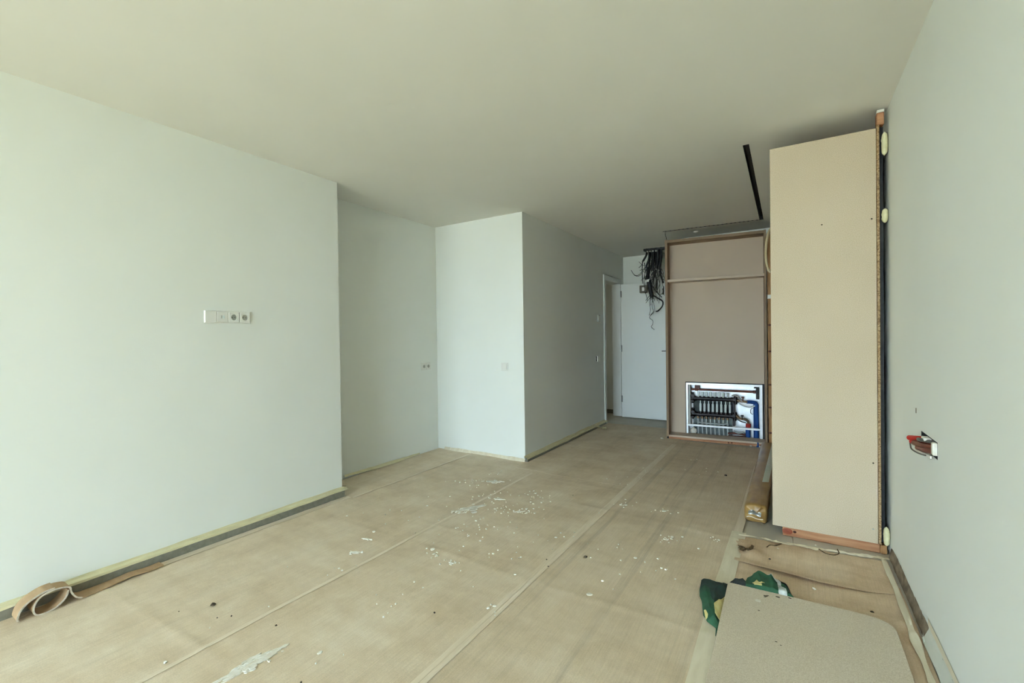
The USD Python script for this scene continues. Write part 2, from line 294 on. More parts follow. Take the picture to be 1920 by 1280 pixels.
P = [('paper', (-3.54, -3.055, YL+.01, YB-.005, .0005), 'brown kraft floor paper filling the floor of the left recess'),
     ('paper', (-3.148, -2.115, Y0+.02, YB-.005, 0), 'beige kraft floor paper strip along the foot of the left wall'),
     ('paper', (-2.125, -1.19, Y0+.02, 3.80, .0008), 'beige kraft floor paper strip second from the left wall, with the plaster spatter'),
     ('paper', (-2.33, -1.19, 3.77, 6.42, .0016), 'kraft floor paper in the hall in front of the white door'),
     ('paper_streaky', (-1.205, -.295, Y0+.02, 5.76, .0014), 'kraft floor paper strip with dark lengthwise lines leading to the manifold wardrobe'),
     ('paper_brown', (-.30, .455, Y0+.02, 2.86, .0022), 'brown kraft floor paper in the corner under the loose board'),
     ('paper_brown', (-.30, .452, 2.80, 3.205, .0008), 'brown kraft floor paper patch in front of the tall panel, with a torn hole')]
for m, a, lab in P[:5]: obj('floor_paper', sheet(*a), m, None, lab, 'floor paper', smooth=50)
# the two sheets on the right: the far one laps over the near one, its slanting edge lifted off the floor
def lap(u, v):
    x = -.30+u*.757; y0 = Y0+.02; y = y0+v*(2.95-y0)
    w = .006*np.sin(y*34+x*4)*np.exp(-((y-2.6)/.22)**2)*np.clip((x+.05)*3, 0, 1)
    return np.stack([x, y, hz(x, y)+.0012+np.maximum(w, 0), ], -1)
obj('floor_paper', slab(40, 260, lap, .0012), 'paper_brown', None, P[5][2], 'floor paper', smooth=50)
def far(u, v):
    x = -.288+u*.740; e0 = 2.842-.075*np.sin(np.pi*np.clip(u*.75, 0, 1))+.085*np.clip(u-.55, 0, 1)*2; e = 3.205+.07*np.clip(u-.35, 0, 1)+.012*(meshkit.noise(np.stack([x*12, x*0, x*0], -1), 2)-.5); y = e0+v**1.6*(e-e0)
    b = .02*np.exp(-((x+.21)/.045)**2-((y-2.985)/.05)**2)+.006*np.maximum(0, np.sin(x*9+1))*np.exp(-((y-3.1)/.1)**2)
    lift = (.003+.017*np.sin(np.pi*np.clip(u*1.15, 0, 1))**1.3)*np.exp(-((y-e0)/.05)**2)
    return np.stack([x, y, hz(x, y)+.0034+b+lift], -1)
obj('floor_paper', slab(60, 40, far, .0012), 'paper_brown', None, P[6][2], 'floor paper', smooth=50)

def floor_tape(p0, p1, w, off, name, m, label, wob=.004, crump=.0):
    p0, p1 = np.array(p0, float), np.array(p1, float); L = np.linalg.norm(p1-p0); d = (p1-p0)/L; nrm = np.array([d[1], -d[0]])
    def fn(u, v):
        s = v*L; c = p0[:, None, None]+d[:, None, None]*s; k = (u-.5)*w*(1+.12*(meshkit.noise(np.stack([s*4, s*0, s*0], -1), 4)-.5))+wob*2*(meshkit.noise(np.stack([s*2, s*0, s*0], -1), 8)-.5)
        x, y = c[0]+nrm[0]*k, c[1]+nrm[1]*k
        z = hz(x, y)+off+crump*meshkit.fbm(np.stack([s*30, u*5, s*0], -1), 2, 3)+.0008*np.exp(-((u-.5)/.06)**2)
        return np.stack([x, y, z], -1)
    return obj(name, slab(9, max(8, int(L/.02)), fn, .0006), m, None, label, 'tape', smooth=50)
floor_tape((-3.125, .55), (-3.105, YL), .055, .0035, 'floor_tape', 'clear_tape', 'pale seam tape along the grey skirting of the left wall')
floor_tape((-3.055, YL+.0), (-3.045, YB-.01), .026, .004, 'floor_tape', 'clear_tape', 'narrow seam tape across the mouth of the left recess')
floor_tape((-2.13, Y0+.05), (-2.105, 3.72), .024, .0032, 'floor_tape', 'clear_tape', 'narrow seam tape on the second paper seam from the left wall')
floor_tape((-2.33, 3.79), (-2.0, 3.80), .022, .0036, 'floor_tape', 'clear_tape', 'short crosswise tape near the foot of the middle wall corner')
floor_tape((-1.219, Y0+.05), (-1.200, 5.5), .025, .0036, 'floor_tape', 'clear_tape', 'left one of the paired long seam tapes down the middle of the floor', .002)
floor_tape((-1.191, Y0+.05), (-1.174, 5.5), .025, .0036, 'floor_tape', 'clear_tape', 'right one of the paired long seam tapes down the middle of the floor', .002)
floor_tape((-.33, Y0+.05), (-.303, 3.26), .080, .0055, 'floor_tape', 'pale_tape', 'wide pale seam tape passing left of the green cloth and loose board')
floor_tape((-.303, 3.24), (-.285, 5.72), .052, .0040, 'floor_tape', 'clear_tape', 'faint seam tape running back beside the wrapped parcel')
# torn tape on the paper's free edge in front of the panel, and along the right wall
EDGE = [(-.297, 3.208), (-.158, 3.209), (-.076, 3.201), (.008, 3.209), (.107, 3.214), (.195, 3.234), (.301, 3.246), (.40, 3.263), (.462, 3.272)]
def ribbon(pts, w, off, crump, seed, base=hz, n=90):
    c = curve([(x, y, 0) for x, y in pts], n)[:, :2]; m = len(c); d = np.gradient(c, axis=0); d /= np.linalg.norm(d, axis=1, keepdims=True)
    def fn(u, v):
        i = np.clip((v*(m-1)).round().astype(int), 0, m-1); s = v*12
        ww = w*(.65+.7*meshkit.noise(np.stack([s, s*0, s*0], -1), seed)); k = (u-.5)*ww
        x, y = c[i, 0]+d[i, 1]*k, c[i, 1]-d[i, 0]*k
        return np.stack([x, y, np.maximum(base(x, y), 0)+off+crump*meshkit.fbm(np.stack([s*2.2, u*2, s*0], -1), 3, seed)], -1)
    return slab(7, m, fn, .0008)
obj('torn_tape', ribbon(EDGE, .026, .004, .016, 3), 'pale_tape', None, 'crumpled torn white tape on the paper edge before the tall panel', 'tape', smooth=50)
obj('torn_tape', ribbon([(.434, 3.258), (.434, 3.05), (.436, 2.90), (.432, 2.62), (.430, 2.45), (.430, 2.2), (.430, 1.6), (.430, .9), (.430, Y0+.1)], .027, .007, .007, 6, n=180), 'pale_tape', None, 'torn pale tape lying along the foot of the right wall', 'tape', smooth=50)

# ------------------------------------------------------------------ masking tape on the walls' feet
def ledge(prof, y0, y1, seed, wob=.004, axis='y', n=None):
    """Tape folded to a profile of (out, z) points, running from y0 to y1, with a slight waver."""
    pr = np.array(prof, float); k = len(pr)
    def fn(u, v):
        i = np.clip((u*(k-1)).round().astype(int), 0, k-1); s = y0+v*(y1-y0)
        w = wob*(meshkit.fbm(np.stack([s*7, i*.7, s*0], -1), 3, seed)-.5)*2
        return np.stack([pr[i, 0]+np.where(i > 0, .5, .0)*np.abs(w), s, pr[i, 1]+w*np.where((i == 0) | (i == k-1), 1, .3)], -1)
    return grid(k, n or max(8, int(abs(y1-y0)/.02)), fn)
def thick(m, t=.0006):
    n = len(m.vertices); nr = m.vertex_normals; e = m.edges_sorted; uq, cnt = np.unique(e, axis=0, return_counts=True); b = uq[cnt == 1]
    V = np.vstack([m.vertices, m.vertices-nr*t]); F = [m.faces, m.faces[:, ::-1]+n]
    F += [np.stack([b[:, 0], b[:, 1], b[:, 1]+n], 1), np.stack([b[:, 0], b[:, 1]+n, b[:, 0]+n], 1)]
    return trimesh.Trimesh(V, np.vstack(F), process=False)
lt = ledge([(XL+.002, .074), (XL+.003, .063), (XL+.044, .0635), (XL+.0455, .052)], -.2, YL+.018, 2)
end = grid(5, 6, lambda u, v: np.stack([XL+.01+.05*u, YL+.012+.03*v, .068+.012*np.sin(u*4+v*3)-.012*v], -1))
obj('masking_tape', thick(cat_([lt, end])), 'mask_tape', None, 'yellow masking tape over the skirting of the long left wall', 'tape', smooth=60)
ct = ledge([(XC+.002, .066), (XC+.003, .050), (XC+.033, .047), (XC+.0355, .030)], YB-.02, 6.40, 5, .006)
obj('masking_tape', thick(ct), 'mask_tape', None, 'loose yellow masking tape along the shaded hall wall', 'tape', smooth=60)
bt = grid(4, 50, lambda u, v: np.stack([-3.45+v*(XC+.002+3.45), YB-.004-.012*u*(1+np.sin(v*9)), .036-.034*u+.006*(meshkit.noise(np.stack([v*14, u*0, u*0], -1), 4)-.5)], -1))
obj('masking_tape', thick(bt), 'pale_tape', None, 'whitish tape along the foot of the middle wall under the switch', 'tape', smooth=60)
nt = grid(5, 60, lambda u, v: np.stack([XN+.006+.028*np.sin(v*2.6+.5)*u+.008, 2.70+v*1.0, .010+.030*(1-u)*(1-.55*v)+.012*np.sin(v*5+1)*u*(1-v)+.004*meshkit.noise(np.stack([v*20, u*3, u*0], -1), 6)], -1))
obj('masking_tape', thick(nt), 'mask_tape', None, 'peeling yellow masking tape at the foot of the recess wall', 'tape', smooth=60)
gap = thick(ribbon([(XC+.05, 5.98), (XC+.10, 5.93), (XC+.17, 5.94), (XC+.20, 5.88)], .05, .012, .03, 9, n=40)) if False else ribbon([(XC+.045, 5.98), (XC+.09, 5.93), (XC+.15, 5.95), (XC+.19, 5.88)], .05, .010, .035, 9, n=40)
obj('tape_scrap', gap, 'mask_tape', None, 'crumpled scrap of yellow tape on the paper near the doorway', 'tape scrap', smooth=60)
# masking film hanging at the right wall's foot, nearest the viewer
fp = [(XR-.001, .083), (XR-.003, .055), (XR-.006, .048), (XR-.018, .018), (XR-.026, .010)]
fm = ledge(fp, Y0+.1, 2.50, 12, .006)
f1 = thing('masking_film', 'pale plastic masking film taped along the near foot of the right wall', 'masking film')
obj('film_sheet', thick(fm), 'film', f1, smooth=60)
obj('film_tape', thick(ledge([(XR-.002, .094), (XR-.003, .066)], Y0+.1, 2.512, 13, .003)), 'pale_tape', f1)
obj('film_flap', thick(grid(5, 5, lambda u, v: np.stack([XR-.020-.007*u, 2.46+.05*v*(1-u)+.0*u, .012+.022*v*(1-u)], -1))), 'film', f1)

# ------------------------------------------------------------------ sockets and switches (local: width x, height z, facing -y)
def plate(w, h, dpt=.009, r=.0022): return rbx(-w/2, w/2, -dpt, 0, -h/2, h/2, r)
def schuko(parent, cx):
    body = rbx(cx-.0335, cx+.0335, -.011, -.001, -.0345, .0345, .002) - mf.Manifold.cylinder(.03, .0195, circular_segments=40).rotate((90, 0, 0)).translate((cx, .002, 0))
    f = obj('socket', body, 'white_plastic', parent)
    obj('well', mf.Manifold.cylinder(.0012, .0195, circular_segments=40).rotate((90, 0, 0)).translate((cx, -.0008, 0)) + bx(cx-.004, cx+.004, -.0085, -.001, .0155, .0192) + bx(cx-.004, cx+.004, -.0085, -.001, -.0192, -.0155), 'well', f)
    obj('pin_hole', join(cyl((cx-.0095, -.0026, 0), (cx-.0095, -.0019, 0), .0028, 12), cyl((cx+.0095, -.0026, 0), (cx+.0095, -.0019, 0), .0028, 12)), 'dark', f)
s = thing('socket_strip', 'white four-gang outlet strip on the long left wall', 'socket', (XL, 1.545, 1.458), 90)
obj('frame', rbx(-.144, .144, -.006, 0, -.0405, .0405, .002) - bx(.004, .1395, -.02, .002, -.0335, .0335), 'white_plastic', s)
obj('blank_plate', rbx(-.141, -.073, -.0125, -.001, -.038, .038, .002), 'white_plastic', s)
dp = obj('data_plate', rbx(-.0695, -.0025, -.011, -.001, -.0355, .0355, .002), 'white_plastic', s)
obj('data_port', rbx(-.048, -.040, -.0125, -.0105, -.011, .011, .0005), 'grey_plastic', dp)
obj('port_shutter', rbx(-.034, -.025, -.0135, -.0105, -.011, .011, .0005), 'milky', dp)
schuko(s, .036); schuko(s, .107)
s = thing('double_socket', 'small white double socket low on the recess wall', 'socket', (XN, 3.831, .982), 90)
obj('frame', rbx(-.076, .076, -.008, 0, -.0405, .0405, .002) - bx(-.068, .068, -.02, .002, -.0335, .0335), 'white_plastic', s)
schuko(s, -.0355); schuko(s, .0355)
s = thing('light_switch', 'single white rocker switch on the middle wall', 'switch', (-2.603, YB, .988), 0)
obj('frame', rbx(-.0425, .0425, -.007, 0, -.0425, .0425, .002) - bx(-.030, .030, -.02, -.004, -.030, .030), 'white_plastic', s)
rk = rbx(-.0285, .0285, -.010, -.003, -.0285, .0285, .0015).rotate((-3, 0, 0))
obj('rocker', rk, 'white_plastic', s)
s = thing('thermostat', 'slim grey white thermostat on the hall wall near the doorway', 'thermostat', (XC, 6.155, 1.553), 90)
obj('body', plate(.085, .10, .018, .004), 'grey_plastic', s)
obj('face', rbx(-.036, .036, -.0205, -.0175, -.042, .042, .001), 'white_plastic', s)
s = thing('double_switch', 'two white switch plates standing off the hall wall below the thermostat', 'switch', (XC, 6.128, .978), 90)
obj('back_box', rbx(-.07, .07, -.012, 0, -.036, .036, .002), 'dark', s)
for a in (-.068, .022): obj('switch_plate', rbx(a, a+.048 if a > 0 else a+.062, -.024, -.010, -.04, .04, .002), 'white_plastic', s)
# open cable box in the right wall (faces -x)
s = thing('open_cable_box', 'open wall box with red and brown conduit ends in the right wall', 'cable box', (XR, 2.495, .831), -90)
c = bx(-.130, .130, .0, .054, -.034, .034) - bx(-.126, .126, -.01, .050, -.030, .030)
obj('box', c, 'dark', s)
def stub(pts, r, m, name, n=12): return obj(name, tube(curve(pts, 12), r, n), m, s, smooth=40)
stub([(-.06, .03, .012), (-.10, -.012, .004), (-.155, -.036, -.006)], .011, 'red', 'conduit')
stub([(-.03, .03, -.004), (-.08, -.010, -.010), (-.15, -.030, -.022)], .009, 'red', 'conduit')
stub([(.07, .03, -.002), (.0, -.012, -.008), (-.11, -.026, -.018)], .012, 'copper', 'conduit')
stub([(.10, .03, -.010), (.04, -.012, -.018), (-.07, -.022, -.030)], .011, 'copper', 'conduit')
stub([(.03, .03, .012), (-.02, -.016, .012), (-.06, -.022, .008)], .008, 'wire_grey', 'cable')
obj('plaster_clip', rbx(-.05, -.0, -.016, .01, .012, .026, .003), 'plaster', s)
obj('plaster_clip', rbx(.10, .125, -.014, .02, -.02, .03, .003), 'plaster', s)
obj('bracket', rbx(-.135, .10, -.017, -.012, -.048, -.036, .001).rotate((0, -6, 0)), 'white_plastic', s)
obj('cable', tube(curve([(.09, .02, -.02), (.03, -.02, -.04), (-.10, -.035, -.048), (-.17, -.03, -.04), (-.172, -.028, -.02), (-.15, -.02, -.014)], 24), .003, 8), 'wire_grey', s)
obj('wall_scratch', rbx(XR-.0012, XR+.001, 2.715, 2.721, .928, .952, .0004), 'curl', None, 'short dark scratch on the right wall above the open cable box', 'scratch')

# ------------------------------------------------------------------ ceiling fittings
def poly_ext(pts, z0, z1): return mf.CrossSection([np.array(pts)]).extrude(z1-z0).translate((0, 0, z0))
s = thing('track_channel', 'black recessed lighting channel in the ceiling before the tall panel', 'light channel')
o_ = poly_ext([(-.278, 3.49), (-.240, 3.49), (-.262, 5.86), (-.302, 5.855)], H-.002, H+.055)
i_ = poly_ext([(-.274, 3.494), (-.244, 3.494), (-.266, 5.852), (-.298, 5.848)], H-.01, H+.05)
obj('channel', o_-i_, 'black_alu', s)
o_ = poly_ext([(-.302, 5.842), (-.302, 5.862), (-1.365, 5.818), (-1.365, 5.800)], H-.002, H+.03)
i_ = poly_ext([(-.302, 5.845), (-.302, 5.859), (-1.362, 5.815), (-1.362, 5.803)], H-.01, H+.027)
obj('cross_channel', o_-i_, 'black_alu', s)
obj('feed_wire', tube(curve([(-1.333, 5.80, H+.01), (-1.332, 5.798, 2.56), (-1.322, 5.80, 2.52), (-1.318, 5.803, 2.495)], 12), .003, 8), 'wire_grey', s)
s = thing('ceiling_sensor', 'small white ceiling sensor above the open wardrobe carcass', 'sensor', (-1.015, 6.05, H), 0)
lathe = trimesh.creation.revolve([(0, -.018), (.018, -.017), (.030, -.010), (.034, 0), (0, 0)], sections=28)
obj('dome', lathe, 'white_plastic', s, smooth=40)
obj('lens', trimesh.creation.revolve([(0, -.022), (.008, -.0205), (.011, -.016), (0, -.015)], sections=20), 'milky', s, smooth=40)

# ------------------------------------------------------------------ hanging cables before the door
s = thing('cable_bundle', 'tangle of black conduits and loose wires hanging from the ceiling', 'cables', (0, 0, 0))
obj('conduit_tray', bx(-1.885, -1.555, 6.80, 6.88, H-.03, H+.065) - bx(-1.88, -1.56, 6.806, 6.874, H-.04, H+.06) + bx(-1.56, -1.50, 6.80, 6.88, H-.03, H-.002), 'black', s)
def hang(name, pts, r, m, y=6.83, n=10, k=24, dy=.0):
    P3 = [(x, y+dy*i, z) for i, (x, z) in enumerate(pts)]
    return obj(name, tube(curve(P3, k), r, n), m, s, smooth=50)
CON = [([(-1.84, 2.62), (-1.845, 2.52), (-1.90, 2.42)], .015, 6.83), ([(-1.80, 2.62), (-1.805, 2.46), (-1.84, 2.36), (-1.85, 2.31)], .015, 6.82), ([(-1.77, 2.62), (-1.765, 2.45), (-1.80, 2.30), (-1.82, 2.22)], .014, 6.85),
       ([(-1.74, 2.62), (-1.745, 2.42), (-1.755, 2.26)], .016, 6.82), ([(-1.71, 2.62), (-1.715, 2.40), (-1.725, 2.24), (-1.74, 2.17)], .015, 6.85), ([(-1.68, 2.62), (-1.68, 2.42), (-1.70, 2.29)], .016, 6.83),
       ([(-1.65, 2.62), (-1.65, 2.45), (-1.67, 2.35), (-1.68, 2.28)], .016, 6.85), ([(-1.625, 2.62), (-1.632, 2.46), (-1.652, 2.33), (-1.665, 2.27)], .016, 6.82), ([(-1.79, 2.62), (-1.775, 2.5), (-1.77, 2.40), (-1.79, 2.33)], .014, 6.86), ([(-1.70, 2.62), (-1.70, 2.5), (-1.69, 2.36), (-1.685, 2.30)], .014, 6.86)]
for k in range(7):
    x0 = -1.80+.028*k; CON.append(([(x0, 2.62), (x0+.004, 2.48), (x0-.012+.02*(k % 2), 2.36-.03*(k % 3)), (x0-.02+.03*(k % 2), 2.28-.04*(k % 3))], .013, 6.845+.008*(k % 3)))
for p, r, y in CON: hang('conduit', p, r, 'black', y)
for p, r, y in CON[:8]:
    x, z = p[-1]; obj('conduit_end', cyl((x, y, z+.008), (x-.003, y, z-.012), r*.75, 12), 'grey_plastic', s)
for x in (-1.825, -1.785, -1.745, -1.70): obj('label_ring', cyl((x, 6.815, 2.565), (x, 6.815, 2.545), .0165, 14), 'grey_plastic', s)
hang('sleeve', [(-1.845, 2.17), (-1.81, 2.10), (-1.79, 1.98), (-1.765, 1.87)], .030, 'black', 6.81, 14)
hang('sleeve', [(-1.84, 2.32), (-1.83, 2.24), (-1.845, 2.16)], .022, 'black', 6.83, 12)
obj('tie', cyl((-1.84, 6.81, 2.125), (-1.80, 6.81, 2.115), .034, 16), 'white_plastic', s, 'white cable tie')
W = [[(-1.86, 2.33), (-1.95, 2.22), (-2.02, 2.22), (-2.075, 2.30)], [(-1.86, 2.32), (-1.93, 2.22), (-1.98, 2.20), (-2.03, 2.22)], [(-1.85, 2.36), (-1.90, 2.36), (-1.96, 2.42)], [(-1.90, 2.41), (-1.93, 2.36), (-1.965, 2.33)],
     [(-1.84, 2.30), (-1.90, 2.30), (-1.955, 2.29)], [(-1.83, 2.22), (-1.89, 2.18), (-1.94, 2.14)], [(-1.80, 2.30), (-1.79, 2.1), (-1.70, 1.95), (-1.62, 1.86)], [(-1.75, 2.26), (-1.74, 2.15), (-1.76, 2.02), (-1.75, 1.9)],
     [(-1.72, 2.24), (-1.70, 2.08), (-1.72, 1.95), (-1.70, 1.86)], [(-1.69, 2.28), (-1.68, 2.15), (-1.66, 2.06), (-1.70, 1.96)], [(-1.67, 2.27), (-1.65, 2.18), (-1.60, 2.12), (-1.55, 2.10)], [(-1.66, 2.27), (-1.62, 2.2), (-1.58, 2.12), (-1.545, 2.06)],
     [(-1.78, 1.9), (-1.80, 1.8), (-1.79, 1.68), (-1.81, 1.60)], [(-1.77, 1.88), (-1.74, 1.76), (-1.735, 1.66), (-1.79, 1.60)], [(-1.76, 1.88), (-1.77, 1.74), (-1.75, 1.66), (-1.76, 1.62)],
     [(-1.75, 1.66), (-1.80, 1.60), (-1.81, 1.56), (-1.765, 1.52), (-1.77, 1.46), (-1.79, 1.43), (-1.745, 1.385)], [(-1.77, 1.9), (-1.83, 1.84), (-1.87, 1.79)], [(-1.76, 1.9), (-1.71, 1.86), (-1.70, 1.81)], [(-1.90, 2.42), (-1.905, 2.25), (-1.90, 2.08)],
     [(-1.64, 2.30), (-1.60, 2.22), (-1.62, 2.1), (-1.60, 2.0), (-1.59, 1.88)], [(-1.82, 2.2), (-1.77, 2.17), (-1.73, 2.24)], [(-1.88, 2.4), (-1.87, 2.28), (-1.88, 2.18), (-1.85, 2.12)], [(-1.80, 2.27), (-1.84, 2.24), (-1.89, 2.26), (-1.93, 2.31)],
     [(-1.74, 2.2), (-1.71, 2.16), (-1.66, 2.2), (-1.64, 2.27)], [(-1.70, 2.2), (-1.68, 2.05), (-1.69, 1.95), (-1.66, 1.9), (-1.60, 1.93), (-1.59, 2.02)]]
for k in range(22):
    x0 = -1.83+.19*rng.random(); z0 = 2.42-.12*rng.random(); L = .25+.35*rng.random(); dx = rng.normal(0, .05)
    W.append([(x0, z0), (x0+dx*.3+rng.normal(0, .025), z0-L*.35), (x0+dx*.7+rng.normal(0, .03), z0-L*.7), (x0+dx+rng.normal(0, .02), z0-L)])
for i, p in enumerate(W): hang('wire', p, .0035 if i not in (6, 18, 21) else .0055, 'wire_grey' if i % 3 else 'black', 6.80+.012*(i % 6), 6, 20)
hang('sleeve', [(-1.755, 1.90), (-1.68, 1.85), (-1.615, 1.80), (-1.62, 1.73), (-1.68, 1.665), (-1.715, 1.655)], .010, 'black', 6.82, 10)
hang('sleeve', [(-1.655, 2.26), (-1.635, 2.17), (-1.605, 2.07)], .012, 'black', 6.83, 10)
hang('sleeve', [(-1.71, 2.12), (-1.705, 2.06), (-1.71, 2.0)], .010, 'black', 6.84, 10)
hang('sleeve', [(-1.605, 1.99), (-1.60, 1.95), (-1.605, 1.90)], .012, 'wire_grey', 6.81, 10)
jb = obj('junction_box', rbx(-.054, .054, -.03, .02, -.056, .056, .005).translate((-1.895, 6.83, 2.00)) - bx(-.036, .036, -.06, -.012, -.040, .040).translate((-1.895, 6.83, 2.00)), 'box_grey', s, 'small grey open junction box')
obj('terminal', rbx(-.020, .020, -.024, -.008, -.028, .028, .002).translate((-1.895, 6.83, 2.00)), 'white_plastic', jb)
obj('gland', rbx(-.014, .014, -.012, .012, 0, .03, .003).translate((-1.890, 6.83, 2.056)), 'white_plastic', jb)

# ------------------------------------------------------------------ open wardrobe carcass at the back (local axes, front plane y = 0)
w2 = thing('open_wardrobe', 'open raw fibreboard wardrobe carcass around the pipe cabinet', 'wardrobe', O2, A2)
WD = 1.105
obj('side_panel', rbx(0, .028, 0, .20, .030, 2.49, .001), 'mdf_edge', w2)
obj('side_panel', rbx(WD-.022, WD, 0, .20, .030, 2.49, .001), 'mdf_edge', w2)
obj('top_panel', rbx(.028, WD-.022, 0, .20, 2.452, 2.485, .001), 'mdf_edge', w2)
obj('bottom_panel', rbx(.028, WD-.022, 0, .20, .030, .052, .001), 'mdf_brown', w2)
obj('shelf', rbx(.028, WD-.022, .004, .195, 1.965, 1.995, .001), 'mdf_brown', w2)
bp = bx(0, WD, .20, .218, .030, 2.49) - bx(.222, 1.056, .1, .3, .052, .688)
obj('back_panel', bp, 'mdf_brown', w2)
pl = obj('plinth', rbx(.012, WD+.010, .012, .050, -.002, .029, .002), 'timber', w2, 'knotty pine plinth batten')
for x in (.70, .735, 1.04): obj('knot', trimesh.creation.icosphere(2, .009).apply_scale((1, .35, .8)).apply_translation((x, .0125, .014)), 'knot', pl)
obj('levelling_foot', cyl((.015, .02, -.003), (.015, .02, .030), .012, 12), 'black', w2)
obj('levelling_foot', join(cyl((1.007, -.012, -.001), (1.007, -.012, .012), .016, 14), cyl((1.007, -.012, .012), (1.007, -.012, .05), .008, 12)), 'blue', w2, 'blue levelling screw')
# stud beside the carcass
st = thing('timber_stud', 'upright knotty pine stud between the open wardrobe and the tall panel', 'timber', O2, A2)
obj('stud', rbx(WD+.012, WD+.075, -.002, .05, -.002, 2.43, .002), 'timber_v', st)
for z in (.17, .46, .72, 1.10, 1.40): obj('knot', trimesh.creation.icosphere(2, .014).apply_scale((1.3, .25, .7)).apply_translation((WD+.03, -.002, z)), 'knot', st)
obj('bracket', rbx(WD+.010, WD+.077, -.006, .02, 1.70, 1.745, .002), 'white_plastic', st)
for i, (x, y) in enumerate(((.935, -.02), (1.03, -.03))):
    b = trimesh.creation.icosphere(2, .014); b.vertices *= 1+.4*(meshkit.noise(b.vertices*90+i*9, 4)[:, None]-.5); b.vertices[:, 2] = np.abs(b.vertices[:, 2])*.8
    ca, sa = math.cos(math.radians(A2)), math.sin(math.radians(A2)); X, Yy = O2[0]+ca*x-sa*y, O2[1]+sa*x+ca*y
    b.apply_translation((X, Yy, float(hz(X, Yy))+.0005 if X < -.3 else .003)); obj('plaster_lump', b, 'plaster', None, ['small white plaster lump left of the blue levelling screw', 'small white plaster lump right of the blue levelling screw'][i], 'plaster lump')
b = trimesh.creation.icosphere(2, .02); b.vertices *= 1+.5*(meshkit.noise(b.vertices*70, 8)[:, None]-.5); b.vertices[:, 2] = np.abs(b.vertices[:, 2])*.8; b.apply_translation((-1.385, 5.755, float(hz(-1.385, 5.755))+.002))
obj('plaster_lump', b, 'plaster_thin', None, 'pale plaster lump at the left front foot of the open wardrobe', 'plaster lump')

# ------------------------------------------------------------------ heating manifold cabinet
mc = thing('heating_manifold', 'underfloor heating manifold in a white frame low in the open wardrobe', 'manifold', O2, A2)
fr = bx(.214, 1.062, .192, .222, .040, .694)-bx(.236, 1.036, .1, .3, .030, .668)
obj('frame', fr, 'zinc', mc)
obj('frame_gap', bx(.206, 1.082, .196, .1995, .040, .706)-bx(.212, 1.064, .1, .3, .030, .695), 'dark', mc)
obj('cabinet', bx(.218, 1.058, .224, .385, .02, .692)-bx(.224, 1.052, .2, .375, .026, .686), 'cab_back', mc)
obj('crossbar', rbx(.226, 1.046, .190, .212, .147, .172, .003), 'zinc', mc)
obj('mounting_plate', rbx(.285, .742, .325, .335, .305, .47, .002), 'plate', mc, 'dark backing plate between the bars')
obj('mounting_plate', rbx(.285, .735, .325, .335, .03, .262, .002), 'plate_low', mc, 'grey backing plate behind the loop pipes')
obj('left_rail', rbx(.240, .262, .215, .30, .16, .664, .002), 'grey_plastic', mc)
obj('top_pipe', join(cyl((.262, .29, .603), (1.022, .29, .597), .0135, 14), cyl((.33, .29, .585), (.33, .29, .625), .020, 14), cyl((.985, .29, .58), (.985, .29, .615), .018, 14)), 'copper', mc, smooth=40)
obj('top_bracket', rbx(.31, .368, .25, .31, .612, .662, .004), 'copper', mc)
obj('side_bracket', join(rbx(.996, 1.030, .24, .30, .515, .645, .004), rbx(.975, 1.03, .24, .27, .645, .662, .003)), 'black', mc)
for nm, z, xe in (('flow_bar', .492, .775), ('return_bar', .290, .765)):
    br = obj(nm, join(cyl((.272, .27, z), (xe, .27, z), .024, 18), *[cyl((x, .27, z), (x+.03, .27, z), .029, 18) for x in np.linspace(.29, .72, 9)]), 'manifold', mc, smooth=40)
    obj('end_valve', join(cyl((.285, .235, z+.03), (.285, .27, z+.03), .021, 14), cyl((.285, .26, z-.06), (.285, .26, z+.075), .013, 12), rbx(.262, .30, .225, .25, z-.045, z-.02, .004)), 'manifold', br, smooth=40)
    obj('outlet', join(cyl((xe, .26, z-.05), (xe, .26, z+.05), .021, 14), cyl((xe-.01, .225, z+.01), (xe-.01, .27, z+.01), .018, 14)), 'manifold', br, smooth=40)
for k in range(8):
    x = .352+k*.0478
    obj('valve_cap', join(cyl((x, .262, .515), (x, .262, .548), .0125, 14), cyl((x, .262, .548), (x, .262, .578), .0165, 14, .0145)), 'milky', mc, smooth=40)
    x = .376+k*.048
    obj('flow_meter', join(cyl((x, .252, .315), (x, .252, .43), .0135, 14), cyl((x, .252, .43), (x, .252, .468), .0075, 12)), 'milky', mc, smooth=40)
    obj('flow_nut', cyl((x, .252, .312), (x, .252, .332), .0165, 6), 'manifold', mc)
    x = .345+k*.0485
    obj('loop_pipe', tube(curve([(x, .285, .265), (x, .285, .16), (x+.004, .285, .026)], 10), .0105, 12), 'pipe_grey', mc, smooth=40)
    obj('pipe_nut', cyl((x, .285, .235), (x, .285, .262), .0155, 6), 'brass', mc)
obj('front_pipe', tube(curve([(.33, .25, .20), (.40, .25, .185), (.62, .25, .185), (.69, .25, .20)], 16), .008, 10), 'pipe_grey', mc, smooth=40)
obj('riser', rbx(.742, .770, .25, .30, .17, .46, .004), 'manifold', mc)
obj('hose', tube(curve([(.735, .25, .545), (.775, .24, .553), (.81, .24, .53), (.832, .245, .495), (.852, .25, .485)], 24), .010, 12), 'grey_plastic', mc, smooth=40)
obj('brass_pipe', tube(curve([(.775, .26, .487), (.83, .26, .482), (.905, .26, .475)], 10), .013, 12), 'brass', mc, smooth=40)
obj('valve_handle', join(cyl((.855, .24, .485), (.855, .24, .53), .006, 10), rbx(.84, .87, .23, .25, .52, .54, .003)), 'copper', mc)
